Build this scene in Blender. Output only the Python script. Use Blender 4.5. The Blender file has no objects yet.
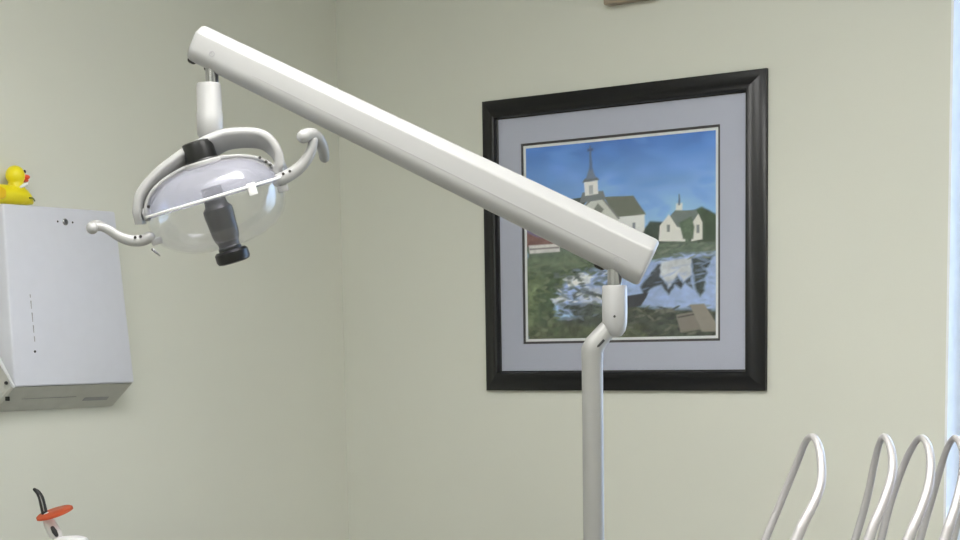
import bpy, bmesh, math, random
import numpy as np
from mathutils import Vector, Matrix, Euler
random.seed(4)
C = bpy.context.scene.collection
S = bpy.context.scene
V = Vector

# ------------------------------------------------------------------ camera
F = 1700.0; PPX = 480.0; PPY = 546.8
YAW, PITCH, ROLL = .6214, -.1166, -.0163
CAM = V((0, -3.731, 1.40))
fw = V((-math.sin(YAW)*math.cos(PITCH), math.cos(YAW)*math.cos(PITCH), math.sin(PITCH)))
r0 = V((math.cos(YAW), math.sin(YAW), 0)); u0 = r0.cross(fw)
rt = r0*math.cos(ROLL) + u0*math.sin(ROLL); up = u0*math.cos(ROLL) - r0*math.sin(ROLL)
def ray(x, y): return rt*((x-PPX)/F) - up*((y-PPY)/F) + fw
def P(x, y, Z): return CAM + ray(x, y)*Z            # a point of the room at distance Z from the camera plane
def PX(x, y, X): a = ray(x, y); return CAM + a*((X-CAM.x)/a.x)
def PY(x, y, Y): a = ray(x, y); return CAM + a*((Y-CAM.y)/a.y)
cd = bpy.data.cameras.new('camera'); co = bpy.data.objects.new('camera', cd); C.objects.link(co)
cd.sensor_width = 36; cd.sensor_fit = 'HORIZONTAL'; cd.lens = F/960*36; cd.shift_y = (PPY-270)/960
cd.clip_start = .05
M = Matrix((rt, up, -fw)).transposed().to_4x4(); M.translation = CAM; co.matrix_world = M
S.camera = co
S.view_settings.view_transform = 'Standard'; S.view_settings.look = 'None'
S.view_settings.gamma = 1; S.view_settings.use_curve_mapping = False; S.view_settings.exposure = 1.27
S.cycles.use_denoising = True
S.cycles.max_bounces = 10; S.cycles.diffuse_bounces = 6; S.cycles.transparent_max_bounces = 16
S.cycles.caustics_reflective = False; S.cycles.caustics_refractive = False; S.cycles.sample_clamp_indirect = 6

# ------------------------------------------------------------------ materials
def lin(c): return tuple(((x/255)/12.92 if x/255 <= .04045 else ((x/255+.055)/1.055)**2.4) for x in c) + (1,)
def mat(name, srgb, rough=.5, metal=0, noise=.04, scale=30, bump=0, spec=.5, coat=0):
    m = bpy.data.materials.new(name); m.use_nodes = True; nt = m.node_tree; N = nt.nodes; L = nt.links
    b = N['Principled BSDF']; b.inputs['Roughness'].default_value = rough; b.inputs['Metallic'].default_value = metal
    b.inputs['Specular IOR Level'].default_value = spec; b.inputs['Coat Weight'].default_value = coat
    tc = N.new('ShaderNodeTexCoord'); nz = N.new('ShaderNodeTexNoise'); nz.inputs['Scale'].default_value = scale
    nz.inputs['Detail'].default_value = 4; L.new(tc.outputs['Object'], nz.inputs['Vector'])
    rp = N.new('ShaderNodeValToRGB'); c = lin(srgb)
    rp.color_ramp.elements[0].color = tuple(x*(1-noise) for x in c[:3])+(1,); rp.color_ramp.elements[0].position = .3
    rp.color_ramp.elements[1].color = tuple(min(1, x*(1+noise)) for x in c[:3])+(1,); rp.color_ramp.elements[1].position = .7
    L.new(nz.outputs['Fac'], rp.inputs['Fac']); L.new(rp.outputs['Color'], b.inputs['Base Color'])
    if bump:
        bp = N.new('ShaderNodeBump'); bp.inputs['Strength'].default_value = bump; bp.inputs['Distance'].default_value = .002
        n2 = N.new('ShaderNodeTexNoise'); n2.inputs['Scale'].default_value = scale*8; L.new(tc.outputs['Object'], n2.inputs['Vector'])
        L.new(n2.outputs['Fac'], bp.inputs['Height']); L.new(bp.outputs['Normal'], b.inputs['Normal'])
    return m
def clear_mat(name, tint, body, body_amt, rough=.05, gloss=1.0, ior=1.45):
    # thin clear plastic or glass: mostly see-through, a little milky, glossy by Fresnel
    m = bpy.data.materials.new(name); m.use_nodes = True; nt = m.node_tree; N = nt.nodes; L = nt.links
    N.remove(N['Principled BSDF']); out = N['Material Output']
    tr = N.new('ShaderNodeBsdfTransparent'); tr.inputs['Color'].default_value = tint
    df = N.new('ShaderNodeBsdfDiffuse'); df.inputs['Color'].default_value = body
    gl = N.new('ShaderNodeBsdfGlossy'); gl.inputs['Roughness'].default_value = rough
    nz = N.new('ShaderNodeTexNoise'); nz.inputs['Scale'].default_value = 14
    tc = N.new('ShaderNodeTexCoord'); L.new(tc.outputs['Object'], nz.inputs['Vector'])
    mp = N.new('ShaderNodeMapRange'); mp.inputs['To Min'].default_value = body_amt*.8; mp.inputs['To Max'].default_value = body_amt*1.2
    L.new(nz.outputs['Fac'], mp.inputs['Value'])
    tl_ = N.new('ShaderNodeBsdfTranslucent'); tl_.inputs['Color'].default_value = body
    m0 = N.new('ShaderNodeMixShader'); m0.inputs['Fac'].default_value = .5; L.new(df.outputs[0], m0.inputs[1]); L.new(tl_.outputs[0], m0.inputs[2])
    m1 = N.new('ShaderNodeMixShader'); L.new(mp.outputs['Result'], m1.inputs['Fac']); L.new(tr.outputs[0], m1.inputs[1]); L.new(m0.outputs[0], m1.inputs[2])
    fr = N.new('ShaderNodeFresnel'); fr.inputs['IOR'].default_value = ior
    mm = N.new('ShaderNodeMath'); mm.operation = 'MULTIPLY'; mm.inputs[1].default_value = gloss; L.new(fr.outputs[0], mm.inputs[0])
    m2 = N.new('ShaderNodeMixShader'); L.new(mm.outputs[0], m2.inputs['Fac']); L.new(m1.outputs[0], m2.inputs[1]); L.new(gl.outputs[0], m2.inputs[2])
    L.new(m2.outputs[0], out.inputs['Surface']); return m
def emit_mat(name, col, strength):
    m = bpy.data.materials.new(name); m.use_nodes = True; N = m.node_tree.nodes; b = N['Principled BSDF']
    b.inputs['Base Color'].default_value = col; b.inputs['Emission Color'].default_value = col; b.inputs['Emission Strength'].default_value = strength
    return m

WALL = mat('wall_paint', (212, 213, 204), .75, noise=.012, scale=3, bump=.10)
CEIL = mat('ceiling_paint', (226, 226, 220), .9, noise=.02, scale=20, bump=.2)
FLOOR = mat('floor_vinyl', (150, 146, 136), .4, noise=.10, scale=12)
TRIM = mat('white_trim', (232, 234, 238), .4)
LAMPW = mat('lamp_white', (162, 162, 162), .32, noise=.01, coat=.15)
LAMPG = mat('lamp_post_grey', (142, 142, 140), .38, noise=.015)
CHROME = mat('chrome', (172, 172, 174), .2, 1.0, noise=.01)
BLACK = mat('black_plastic', (14, 14, 15), .36, noise=.1)
DARK = mat('charcoal_plastic', (29, 30, 29), .42, noise=.06)
SLOT = mat('dark_slot', (34, 34, 32), .7)
FAINT = mat('faint_grey', (150, 150, 152), .5)
DOT = mat('screw_dark', (44, 42, 40), .4)
DISP = mat('dispenser_white', (208, 210, 221), .42, noise=.012, coat=.1)
DISPB = mat('dispenser_underside', (186, 186, 180), .5, noise=.05)
FRAME = mat('frame_black', (10, 10, 15), .36, noise=.12, scale=60)
MATB = mat('mat_board', (194, 198, 216), .85, noise=.015, scale=120)
MATE = mat('mat_edge', (66, 64, 66), .8)
PAPERW = mat('print_margin', (238, 241, 244), .8)
HOSE = mat('hose_grey', (176, 173, 174), .38, .30, noise=.02)
HOSET = mat('hose_beige', (146, 143, 132), .45, noise=.03)
DUCKY = mat('duck_yellow', (238, 222, 30), .35, noise=.03)
DUCKW = mat('duck_wing_yellow', (236, 192, 26), .35, noise=.03)
DUCKR = mat('duck_beak_red', (226, 84, 40), .3, noise=.04)
OLIVE = mat('duck_olive', (112, 120, 40), .4)
ORANGE = bpy.data.materials.new('orange_plastic')
ORANGE = clear_mat('orange_plastic', lin((250, 165, 125)), lin((232, 122, 84)), .80, .1, .4)
TAN = mat('tan_plastic', (160, 146, 128), .6, noise=.05)
DOME = clear_mat('dichroic_glass', (.93, .93, .99, 1), lin((246, 246, 255)), .20, .08, .26)
SHIELD = clear_mat('clear_shield', (.985, .985, .985, 1), (.98, .98, 1, 1), .030, .06, .15, 1.45)
SHEDGE = mat('shield_edge', (240, 240, 240), .25)
PGLASS = clear_mat('picture_glass', (.995, .995, .995, 1), (.9, .9, .95, 1), .012, .03, .45, 1.45)
WGLASS = clear_mat('window_glass', (.96, .97, .98, 1), (.9, .9, .95, 1), .01, .02, .8, 1.45)
CABW = mat('cabinet_white', (214, 214, 212), .5); TOP = mat('worktop_grey', (150, 150, 148), .45, noise=.12, scale=80)
LAMPON = emit_mat('lit_diffuser', (1, .985, .955, 1), 6.0)

# ------------------------------------------------------------------ mesh helpers (all take world coordinates)
def finish(name, bm, m, parent=None, sharp=35, smooth=True):
    bmesh.ops.recalc_face_normals(bm, faces=bm.faces)
    me = bpy.data.meshes.new(name)
    if parent is not None:
        o0 = V((0, 0, 0)); p = parent
        while p is not None: o0 += p.location; p = p.parent
        bmesh.ops.translate(bm, verts=bm.verts, vec=-o0)
    else:
        xs = [v.co for v in bm.verts]
        o0 = V(((min(c.x for c in xs)+max(c.x for c in xs))/2, (min(c.y for c in xs)+max(c.y for c in xs))/2, min(c.z for c in xs)))
        bmesh.ops.translate(bm, verts=bm.verts, vec=-o0)
    bm.to_mesh(me); bm.free()
    if smooth:
        me.shade_smooth(); me.set_sharp_from_angle(angle=math.radians(sharp))
    for k in (m if isinstance(m, (list, tuple)) else [m]): me.materials.append(k)
    o = bpy.data.objects.new(name, me); C.objects.link(o)
    if parent is not None: o.parent = parent
    else: o.location = o0
    return o
def thing(name, loc, label, cat, group=None):
    o = bpy.data.objects.new(name, None); C.objects.link(o); o.location = loc; o.empty_display_size = .05
    o['label'] = label; o['category'] = cat
    if group: o['group'] = group
    return o
def tag(o, label, cat, group=None):
    o['label'] = label; o['category'] = cat
    if group: o['group'] = group
    return o
def struct(o): o['kind'] = 'structure'; return o
def box(bm, a, b, bev=0, seg=2, mi=0):
    a, b = V(a), V(b); c = (a+b)/2; d = b-a
    g = bmesh.ops.create_cube(bm, size=1)
    for v in g['verts']: v.co = V((v.co.x*abs(d.x), v.co.y*abs(d.y), v.co.z*abs(d.z))) + c
    if bev:
        es = list({e for v in g['verts'] for e in v.link_edges})
        bmesh.ops.bevel(bm, geom=es, offset=bev, segments=seg, profile=.5, affect='EDGES')
    return bm
def hexa(bm, pts, bev=0, seg=2):
    # eight corners: bottom loop of four then top loop of four
    vs = [bm.verts.new(p) for p in pts]
    fs = [(0,1,2,3), (4,7,6,5), (0,4,5,1), (1,5,6,2), (2,6,7,3), (3,7,4,0)]
    F_ = [bm.faces.new([vs[i] for i in f]) for f in fs]
    if bev: bmesh.ops.bevel(bm, geom=list({e for f in F_ for e in f.edges}), offset=bev, segments=seg, profile=.5, affect='EDGES')
    return bm
def spline(pts, n):
    pts = [V(p) for p in pts]; out = []
    for i in range(len(pts)-1):
        p0 = pts[i-1] if i else pts[0]*2-pts[1]; p1 = pts[i]; p2 = pts[i+1]; p3 = pts[i+2] if i+2 < len(pts) else pts[-1]*2-pts[-2]
        for k in range(n):
            t = k/n
            out.append(.5*((2*p1)+(p2-p0)*t+(2*p0-5*p1+4*p2-p3)*t*t+(3*p1-p0-3*p2+p3)*t**3))
    return out + [pts[-1]]
def lerp_list(vals, n):
    out = []
    for i in range(len(vals)-1): out += [vals[i]+(vals[i+1]-vals[i])*k/n for k in range(n)]
    return out + [vals[-1]]
def sweep(bm, path, prof, side, scales=None, cap=True):
    # prof: list of (a, b); a along `side`-ish vector, b along the in-plane normal
    rings = []; n = len(path)
    for i, p in enumerate(path):
        t = (path[min(i+1, n-1)]-path[max(i-1, 0)]).normalized()
        sd = side(i) if callable(side) else side
        sd = (sd - t*sd.dot(t)).normalized(); nn = t.cross(sd)
        s = scales[i] if scales else 1
        sa, sb = s if isinstance(s, tuple) else (s, s)
        rings.append([bm.verts.new(p + sd*(a*sa) + nn*(b*sb)) for a, b in prof])
    m = len(prof)
    for i in range(n-1):
        for j in range(m): bm.faces.new((rings[i][j], rings[i][(j+1)%m], rings[i+1][(j+1)%m], rings[i+1][j]))
    if cap:
        bm.faces.new(rings[0][::-1]); bm.faces.new(rings[-1])
    return bm
def circ(r, n=20, ry=None): return [(r*math.cos(2*math.pi*k/n), (ry or r)*math.sin(2*math.pi*k/n)) for k in range(n)]
def roundpoly(pts, r, n=4):
    out = []; k = len(pts)
    for i in range(k):
        p = V(pts[i]).to_2d(); a = V(pts[i-1]).to_2d(); b = V(pts[(i+1)%k]).to_2d()
        ri = r[i] if isinstance(r, (list, tuple)) else r
        da = (a-p); db = (b-p); ra = min(ri, da.length*.49); rb = min(ri, db.length*.49)
        A = p+da.normalized()*ra; B = p+db.normalized()*rb
        for q in range(n+1):
            t = q/n; w = A*(1-t)**2 + p*2*t*(1-t) + B*t*t; out.append((w.x, w.y))
    return out
def anyside(path):
    d = (path[-1]-path[0]).normalized()
    s = V((0, 0, 1)) if abs(d.z) < .8 else V((1, 0, 0))
    return s
def tube(bm, path, r, n=16, side=None, round_ends=False, ry=None):
    path = [V(p) for p in path]; rs = list(r) if isinstance(r, (list, tuple)) else [r]*len(path)
    if round_ends:
        for e in (0, 1):
            p = path[-1] if e else path[0]; q = path[-2] if e else path[1]; d = (p-q).normalized(); R = rs[-1] if e else rs[0]
            add = [(p+d*R*math.sin(a), R*max(.03, math.cos(a))) for a in (math.radians(25), math.radians(50), math.radians(72), math.radians(88))]
            if e: path += [a[0] for a in add]; rs += [a[1] for a in add]
            else: path = [a[0] for a in add[::-1]]+path; rs = [a[1] for a in add[::-1]]+rs
    # parallel transport
    t0 = (path[1]-path[0]).normalized(); s = side or anyside(path); s = (s-t0*s.dot(t0)).normalized(); sides = []
    for i in range(len(path)):
        t = (path[min(i+1, len(path)-1)]-path[max(i-1, 0)]).normalized()
        s = (s-t*s.dot(t)).normalized(); sides.append(s.copy())
    return sweep(bm, path, circ(1, n, ry), lambda i: sides[i], rs)
def lathe(bm, prof, origin, axis, xdir=None, n=40, sweep_ang=None, closed=False):
    axis = axis.normalized(); x = xdir or (V((1, 0, 0)) if abs(axis.x) < .8 else V((0, 1, 0)))
    x = (x-axis*x.dot(axis)).normalized(); y = axis.cross(x); rings = []
    for r, z in prof:
        if r < 1e-6: rings.append([bm.verts.new(origin+axis*z)])
        else: rings.append([bm.verts.new(origin+axis*z+x*(r*math.cos(2*math.pi*k/n))+y*(r*math.sin(2*math.pi*k/n))) for k in range(n)])
    pairs = list(zip(rings, rings[1:])) + ([(rings[-1], rings[0])] if closed else [])
    for A, B in pairs:
        for k in range(n):
            k2 = (k+1) % n
            if len(A) == 1 and len(B) == 1: continue
            if len(A) == 1: bm.faces.new((A[0], B[k], B[k2]))
            elif len(B) == 1: bm.faces.new((A[k], A[k2], B[0]))
            else: bm.faces.new((A[k], A[k2], B[k2], B[k]))
    return bm
def sphere(bm, c, r, sc=(1, 1, 1), axes=None, seg=20):
    g = bmesh.ops.create_uvsphere(bm, u_segments=seg, v_segments=seg//2+2, radius=r)
    for v in g['verts']:
        q = V((v.co.x*sc[0], v.co.y*sc[1], v.co.z*sc[2]))
        v.co = (axes[0]*q.x+axes[1]*q.y+axes[2]*q.z if axes else q) + c
    return bm
def nb(): return bmesh.new()
SKY0, SKY1, PL0, PL1 = 11, 35, 43, 47
LAYERS = [
    ((58, 66, 60), 0.004, 0.3, [(-0.006, 0.614),(0.183, 0.645),(0.405, 0.642),(0.619, 0.524),(0.672, 0.573),(0.745, 0.548),(0.787, 0.617),(0.879, 0.621),(0.93, 0.628),(1.01, 0.582),(1.009, 0.412),(-0.008, 0.463)]),  # far_trees
    ((88, 104, 88), 0.01, 0.2, [(-0.008, 0.485),(0.181, 0.507),(0.512, 0.51),(1.009, 0.482),(1.008, 0.382),(0.618, 0.38),(-0.01, 0.301)]),  # lawn_far
    ((138, 162, 205), 0.006, 0.12, [(0.617, 0.37),(0.826, 0.411),(1.009, 0.412),(1.007, 0.131),(0.875, 0.104),(0.616, 0.158),(0.177, 0.123),(0.156, 0.241),(0.258, 0.344),(0.402, 0.379)]),  # water
    ((92, 108, 84), 0.012, 0.25, [(-0.008, 0.431),(0.265, 0.449),(0.435, 0.399),(0.435, 0.368),(0.319, 0.352),(0.207, 0.314),(0.133, 0.242),(0.109, 0.124),(-0.012, 0.084)]),  # lawn_left
    ((66, 84, 58), 0.012, 0.4, [(-0.01, 0.312),(0.134, 0.349),(0.347, 0.382),(0.402, 0.358),(0.235, 0.313),(0.156, 0.23),(0.155, 0.123),(0.255, 0.067),(0.176, -0.011),(-0.013, -0.008)]),  # bank_left
    ((104, 120, 84), 0.012, 0.3, [(-0.01, 0.301),(0.094, 0.318),(0.052, 0.191),(0.063, 0.083),(-0.013, 0.052)]),  # grass_tip
    ((62, 70, 60), 0.008, 0.35, [(0.109, 0.092),(0.261, 0.11),(0.4, 0.148),(0.541, 0.175),(0.721, 0.139),(1.007, 0.131),(1.006, -0.025),(0.09, -0.01)]),  # foreground
    ((78, 86, 62), 0.01, 0.3, [(-0.001, 0.073),(0.131, 0.092),(0.344, 0.065),(0.615, 0.059),(0.719, -0.02),(-0.002, -0.008)]),  # fore_grass
    ((112, 82, 78), 0.003, 0.15, [(-0.007, 0.571),(0.097, 0.597),(0.193, 0.544),(0.198, 0.49),(-0.008, 0.49)]),  # red_shed
    ((190, 188, 186), 0.002, 0.1, [(0.01, 0.495),(0.181, 0.496),(0.186, 0.453),(0.015, 0.451)]),  # white_fence
    ((110, 104, 104), 0.002, 0.1, [(0.015, 0.478),(0.181, 0.48),(0.181, 0.472),(0.015, 0.47)]),  # fence_gap
    ((72, 80, 76), 0.002, 0.12, [(0.217, 0.717),(0.329, 0.725),(0.351, 0.724),(0.278, 0.639),(0.183, 0.635)]),  # barn_roof_left
    ((100, 104, 94), 0.002, 0.12, [(0.427, 0.718),(0.583, 0.713),(0.646, 0.616),(0.497, 0.604)]),  # barn_roof
    ((206, 208, 208), 0.002, 0.05, [(0.47, 0.611),(0.641, 0.616),(0.64, 0.518),(0.469, 0.491)]),  # barn_wall
    ((188, 190, 186), 0.002, 0.06, [(0.395, 0.747),(0.502, 0.609),(0.501, 0.49),(0.282, 0.501),(0.284, 0.649)]),  # barn_gable
    ((118, 120, 118), 0.002, 0.05, [(0.395, 0.747),(0.513, 0.603),(0.502, 0.601),(0.395, 0.734),(0.295, 0.649),(0.284, 0.649)]),  # barn_trim
    ((120, 124, 118), 0.003, 0.15, [(0.394, 0.689),(0.427, 0.656),(0.399, 0.626),(0.372, 0.659)]),  # gable_window
    ((110, 116, 120), 0.002, 0.1, [(0.312, 0.748),(0.422, 0.75),(0.438, 0.707),(0.295, 0.696)]),  # cupola_skirt
    ((214, 216, 216), 0.002, 0.05, [(0.321, 0.8),(0.393, 0.805),(0.397, 0.736),(0.326, 0.731)]),  # cupola
    ((164, 168, 172), 0.002, 0.05, [(0.346, 0.782),(0.368, 0.783),(0.37, 0.738),(0.348, 0.737)]),  # cupola_vent
    ((98, 104, 112), 0.002, 0.05, [(0.313, 0.8),(0.401, 0.807),(0.39, 0.821),(0.324, 0.818)]),  # cupola_eave
    ((104, 118, 142), 0.003, 0.08, [(0.33, 0.815),(0.385, 0.818),(0.364, 0.865),(0.351, 0.866)]),  # spire_base
    ((84, 104, 142), 0.003, 0.05, [(0.351, 0.86),(0.364, 0.859),(0.358, 0.98),(0.353, 0.981)]),  # spire
    ((70, 88, 132), 0.003, 0.05, [(0.342, 0.966),(0.37, 0.967),(0.369, 0.957),(0.342, 0.956)]),  # weathervane
    ((120, 126, 134), 0.002, 0.05, [(0.577, 0.579),(0.593, 0.579),(0.592, 0.531),(0.576, 0.53)]),  # barn_window
    ((52, 64, 56), 0.006, 0.4, [(0.629, 0.524),(0.672, 0.578),(0.745, 0.568),(0.765, 0.475),(0.639, 0.461)]),  # shade_trees
    ((60, 76, 58), 0.006, 0.4, [(0.869, 0.601),(0.93, 0.633),(1.01, 0.587),(1.009, 0.462),(0.878, 0.469)]),  # trees_right
    ((100, 110, 108), 0.002, 0.15, [(0.745, 0.568),(0.797, 0.626),(0.904, 0.619),(0.929, 0.557),(0.878, 0.51),(0.765, 0.516)]),  # house_roof
    ((206, 206, 202), 0.002, 0.06, [(0.713, 0.478),(0.719, 0.555),(0.766, 0.608),(0.807, 0.544),(0.848, 0.532),(0.847, 0.471)]),  # house_wall
    ((202, 202, 196), 0.002, 0.06, [(0.878, 0.469),(0.884, 0.56),(0.914, 0.603),(0.934, 0.557),(0.934, 0.476)]),  # house_wing
    ((82, 98, 80), 0.004, 0.35, [(0.817, 0.564),(0.879, 0.591),(0.894, 0.539),(0.888, 0.479),(0.837, 0.482)]),  # ivy
    ((120, 126, 126), 0.002, 0.05, [(0.755, 0.558),(0.771, 0.557),(0.77, 0.521),(0.755, 0.522)]),  # house_window
    ((120, 126, 126), 0.002, 0.05, [(0.904, 0.549),(0.919, 0.548),(0.919, 0.507),(0.904, 0.508)]),  # house_window2
    ((204, 206, 206), 0.002, 0.05, [(0.8, 0.626),(0.833, 0.626),(0.833, 0.659),(0.803, 0.659)]),  # house_cupola
    ((80, 96, 120), 0.002, 0.05, [(0.812, 0.651),(0.823, 0.65),(0.819, 0.706),(0.816, 0.706)]),  # house_spire
    ((182, 188, 196), 0.004, 0.1, [(0.723, 0.375),(0.877, 0.388),(0.877, 0.307),(0.841, 0.273),(0.815, 0.31),(0.763, 0.25),(0.722, 0.314)]),  # reflect_house
    ((54, 61, 70), 0.004, 0.25, [(0.707, 0.366),(0.723, 0.365),(0.722, 0.303),(0.763, 0.24),(0.805, 0.3),(0.836, 0.263),(0.877, 0.297),(0.886, 0.236),(0.846, 0.268),(0.825, 0.238),(0.794, 0.259),(0.763, 0.209),(0.722, 0.262),(0.669, 0.244),(0.637, 0.203),(0.616, 0.256)]),  # reflect_dark
    ((56, 68, 70), 0.005, 0.3, [(0.877, 0.388),(0.989, 0.393),(0.958, 0.334),(0.947, 0.244),(0.922, 0.194),(0.897, 0.235)]),  # reflect_tree
    ((206, 212, 220), 0.004, 0.15, [(0.213, 0.314),(0.291, 0.332),(0.358, 0.324),(0.346, 0.282),(0.235, 0.27)]),  # reflect_shine
    ((190, 198, 214), 0.004, 0.2, [(0.133, 0.21),(0.212, 0.234),(0.223, 0.201),(0.155, 0.182)]),  # reflect_shine2
    ((176, 188, 212), 0.005, 0.2, [(0.28, 0.253),(0.401, 0.259),(0.422, 0.179),(0.345, 0.16),(0.29, 0.194)]),  # reflect_shine3
    ((86, 96, 108), 0.003, 0.2, [(0.246, 0.227),(0.302, 0.257),(0.379, 0.233),(0.39, 0.206),(0.313, 0.23),(0.257, 0.2)]),  # reflect_branch
    ((64, 72, 68), 0.006, 0.3, [(0.212, 0.175),(0.345, 0.182),(0.444, 0.163),(0.432, 0.116),(0.261, 0.11)]),  # pond_mud
    ((52, 54, 62), 0.003, 0.1, [(0.531, 0.207),(0.658, 0.223),(0.642, 0.193),(0.616, 0.158),(0.53, 0.15)]),  # boat
    ((118, 112, 104), 0.003, 0.1, [(0.804, 0.106),(0.891, 0.119),(0.926, 0.032),(0.823, 0.019)]),  # planks
    ((130, 124, 114), 0.003, 0.1, [(0.871, 0.155),(0.942, 0.158),(1.001, 0.06),(1.001, 0.02),(0.931, 0.022)]),  # planks2
    ((76, 72, 68), 0.002, 0.1, [(0.809, 0.098),(0.891, 0.111),(0.893, 0.104),(0.811, 0.09)]),  # plank_gap
    ((108, 110, 100), 0.004, 0.3, [(0.695, 0.14),(0.783, 0.142),(0.793, 0.116),(0.7, 0.114)]),  # stones
]
# ------------------------------------------------------------------ the room
XL = -3.134; XR = 1.0; YF = -4.7; H = 2.75
WX0, WX1, WZ0, WZ1 = -1.377, -.15, .82, 2.30
struct(finish('floor', box(nb(), (XL-.15, YF-.15, -.1), (XR+.15, .2, 0)), FLOOR))
struct(finish('ceiling', box(nb(), (XL-.15, YF-.15, H), (XR+.15, .2, H+.1)), CEIL))
struct(finish('wall_left', box(nb(), (XL-.15, YF, 0), (XL, 0, H)), WALL))
struct(finish('wall_right', box(nb(), (XR, YF, 0), (XR+.15, 0, H)), WALL))
struct(finish('wall_front', box(nb(), (XL-.15, YF-.15, 0), (XR+.15, YF, H)), WALL))
b = nb()
box(b, (XL-.15, 0, 0), (WX0, .18, H)); box(b, (WX1, 0, 0), (XR+.15, .18, H))
box(b, (WX0, 0, 0), (WX1, .18, WZ0)); box(b, (WX0, 0, WZ1), (WX1, .18, H))
struct(finish('wall_back', b, WALL, smooth=False))
w = struct(thing('window_1', V(((WX0+WX1)/2, .14, WZ0)), 'window', 'window'))
del w['label']; del w['category']
b = nb()                                                            # white painted reveal lining, frame and mullion
box(b, (WX0, -.002, WZ0), (WX0+.006, .175, WZ1)); box(b, (WX1-.006, -.002, WZ0), (WX1, .175, WZ1)); box(b, (WX0, -.002, WZ1-.006), (WX1, .175, WZ1))
finish('window_reveal', b, TRIM, w, smooth=False)
b = nb()
for a, c in (((WX0+.006, .12, WZ0), (WX0+.05, .17, WZ1-.006)), ((WX1-.05, .12, WZ0), (WX1-.006, .17, WZ1-.006)), ((WX0+.05, .12, WZ0), (WX1-.05, .17, WZ0+.05)),
             ((WX0+.05, .12, WZ1-.05), (WX1-.05, .17, WZ1-.006)), ((-.79, .125, WZ0+.05), (-.75, .165, WZ1-.05))): box(b, a, c, .004, 1)
finish('window_frame', b, TRIM, w)
finish('window_pane', box(nb(), (WX0+.05, .143, WZ0+.05), (WX1-.05, .147, WZ1-.05)), WGLASS, w)
finish('window_sill', box(nb(), (WX0-.0, -.03, WZ0-.03), (WX1, .12, WZ0+.004), .004), TRIM, w)
struct(finish('baseboard_back', box(nb(), (XL, -.012, 0), (XR, 0, .09), .003, 1), TRIM))
struct(finish('baseboard_left', box(nb(), (XL, YF, 0), (XL+.012, -.012, .09), .003, 1), TRIM))

def ceiling_light(x, y, dx, dy, label):
    t = thing('ceiling_light', V((x, y, H)), label, 'light', 'ceiling panels')
    b = nb(); e = .03
    box(b, (x-dx-e, y-dy-e, H-.03), (x+dx+e, y-dy, H)); box(b, (x-dx-e, y+dy, H-.03), (x+dx+e, y+dy+e, H))
    box(b, (x-dx-e, y-dy, H-.03), (x-dx, y+dy, H)); box(b, (x+dx, y-dy, H-.03), (x+dx+e, y+dy, H))
    finish('light_frame', b, TRIM, t, smooth=False)
    finish('diffuser', box(nb(), (x-dx, y-dy, H-.02), (x+dx, y+dy, H-.005)), LAMPON, t, smooth=False)
ceiling_light(-1.55, -2.05, .30, .60, 'lit white ceiling panel nearest the dental lamp')
ceiling_light(-.2, -2.05, .30, .60, 'lit white ceiling panel nearest the window')
ceiling_light(-1.2, -3.85, .30, .60, 'lit white ceiling panel nearest the front wall, behind the camera')

# ------------------------------------------------------------------ framed picture on the back wall
FX0 = PY(484, 245, -.012).x; FX1 = PY(768, 230, 0).x; FZ0 = 1.40-.1135; FZ1 = FZ0+.7528
pic = thing('framed_picture', V(((FX0+FX1)/2, 0, FZ0)), 'black framed print of a white barn by a pond, grey mat, on the back wall', 'picture')
prof = [(0, .0005), (0, .011), (.002, .0125), (.012, .0155), (.030, .0225), (.040, .0275), (.043, .028), (.046, .0265), (.048, .0225), (.0485, .014), (.051, .0125), (.051, .0005)]
b = nb(); rings = []
for cx, cz, sx, sz in ((FX0, FZ0, 1, 1), (FX1, FZ0, -1, 1), (FX1, FZ1, -1, -1), (FX0, FZ1, 1, -1)):
    rings.append([b.verts.new((cx+sx*s, -h, cz+sz*s)) for s, h in prof])
for i in range(4):
    A, B = rings[i], rings[(i+1) % 4]
    for j in range(len(prof)):
        k = (j+1) % len(prof); b.faces.new((A[j], A[k], B[k], B[j]))
finish('frame', b, FRAME, pic, sharp=28)
def ring_rect(bm, o, i, y0, y1):
    # rectangular sheet with a window: o, i = (x0, z0, x1, z1)
    for a, c in (((o[0], y0, o[1]), (i[0], y1, o[3])), ((i[2], y0, o[1]), (o[2], y1, o[3])), ((i[0], y0, o[1]), (i[2], y1, i[1])), ((i[0], y0, i[3]), (i[2], y1, o[3]))): box(bm, a, c)
    return bm
g = .045
art = [PY(x, y, -.0075) for x, y in ((523.5, 146.3), (718, 126.8), (718.8, 338.4), (525.4, 341.6))]
AX0 = (art[0].x+art[3].x)/2; AX1 = (art[1].x+art[2].x)/2; AZ0 = (art[2].z+art[3].z)/2; AZ1 = (art[0].z+art[1].z)/2
I0 = (AX0-.006, AZ0-.006, AX1+.006, AZ1+.006)
finish('mat_board', ring_rect(nb(), (FX0+g, FZ0+g, FX1-g, FZ1-g), I0, -.0105, -.0085), MATB, pic, smooth=False)
finish('mat_liner', ring_rect(nb(), (FX0+g, FZ0+g, FX1-g, FZ1-g), (AX0, AZ0, AX1, AZ1), -.0083, -.0068), MATE, pic, smooth=False)
finish('backing_board', box(nb(), (FX0+.02, -.005, FZ0+.02), (FX1-.02, -.0005, FZ1-.02)), MATE, pic, smooth=False)
NG = 230; mw = .0075
x0, x1, z0, z1 = AX0+mw, AX1-mw, AZ0+mw*.9, AZ1-mw*.9
uu, vv = np.meshgrid(np.linspace(0, 1, NG), np.linspace(0, 1, NG))
rng = np.random.default_rng(7)
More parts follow.
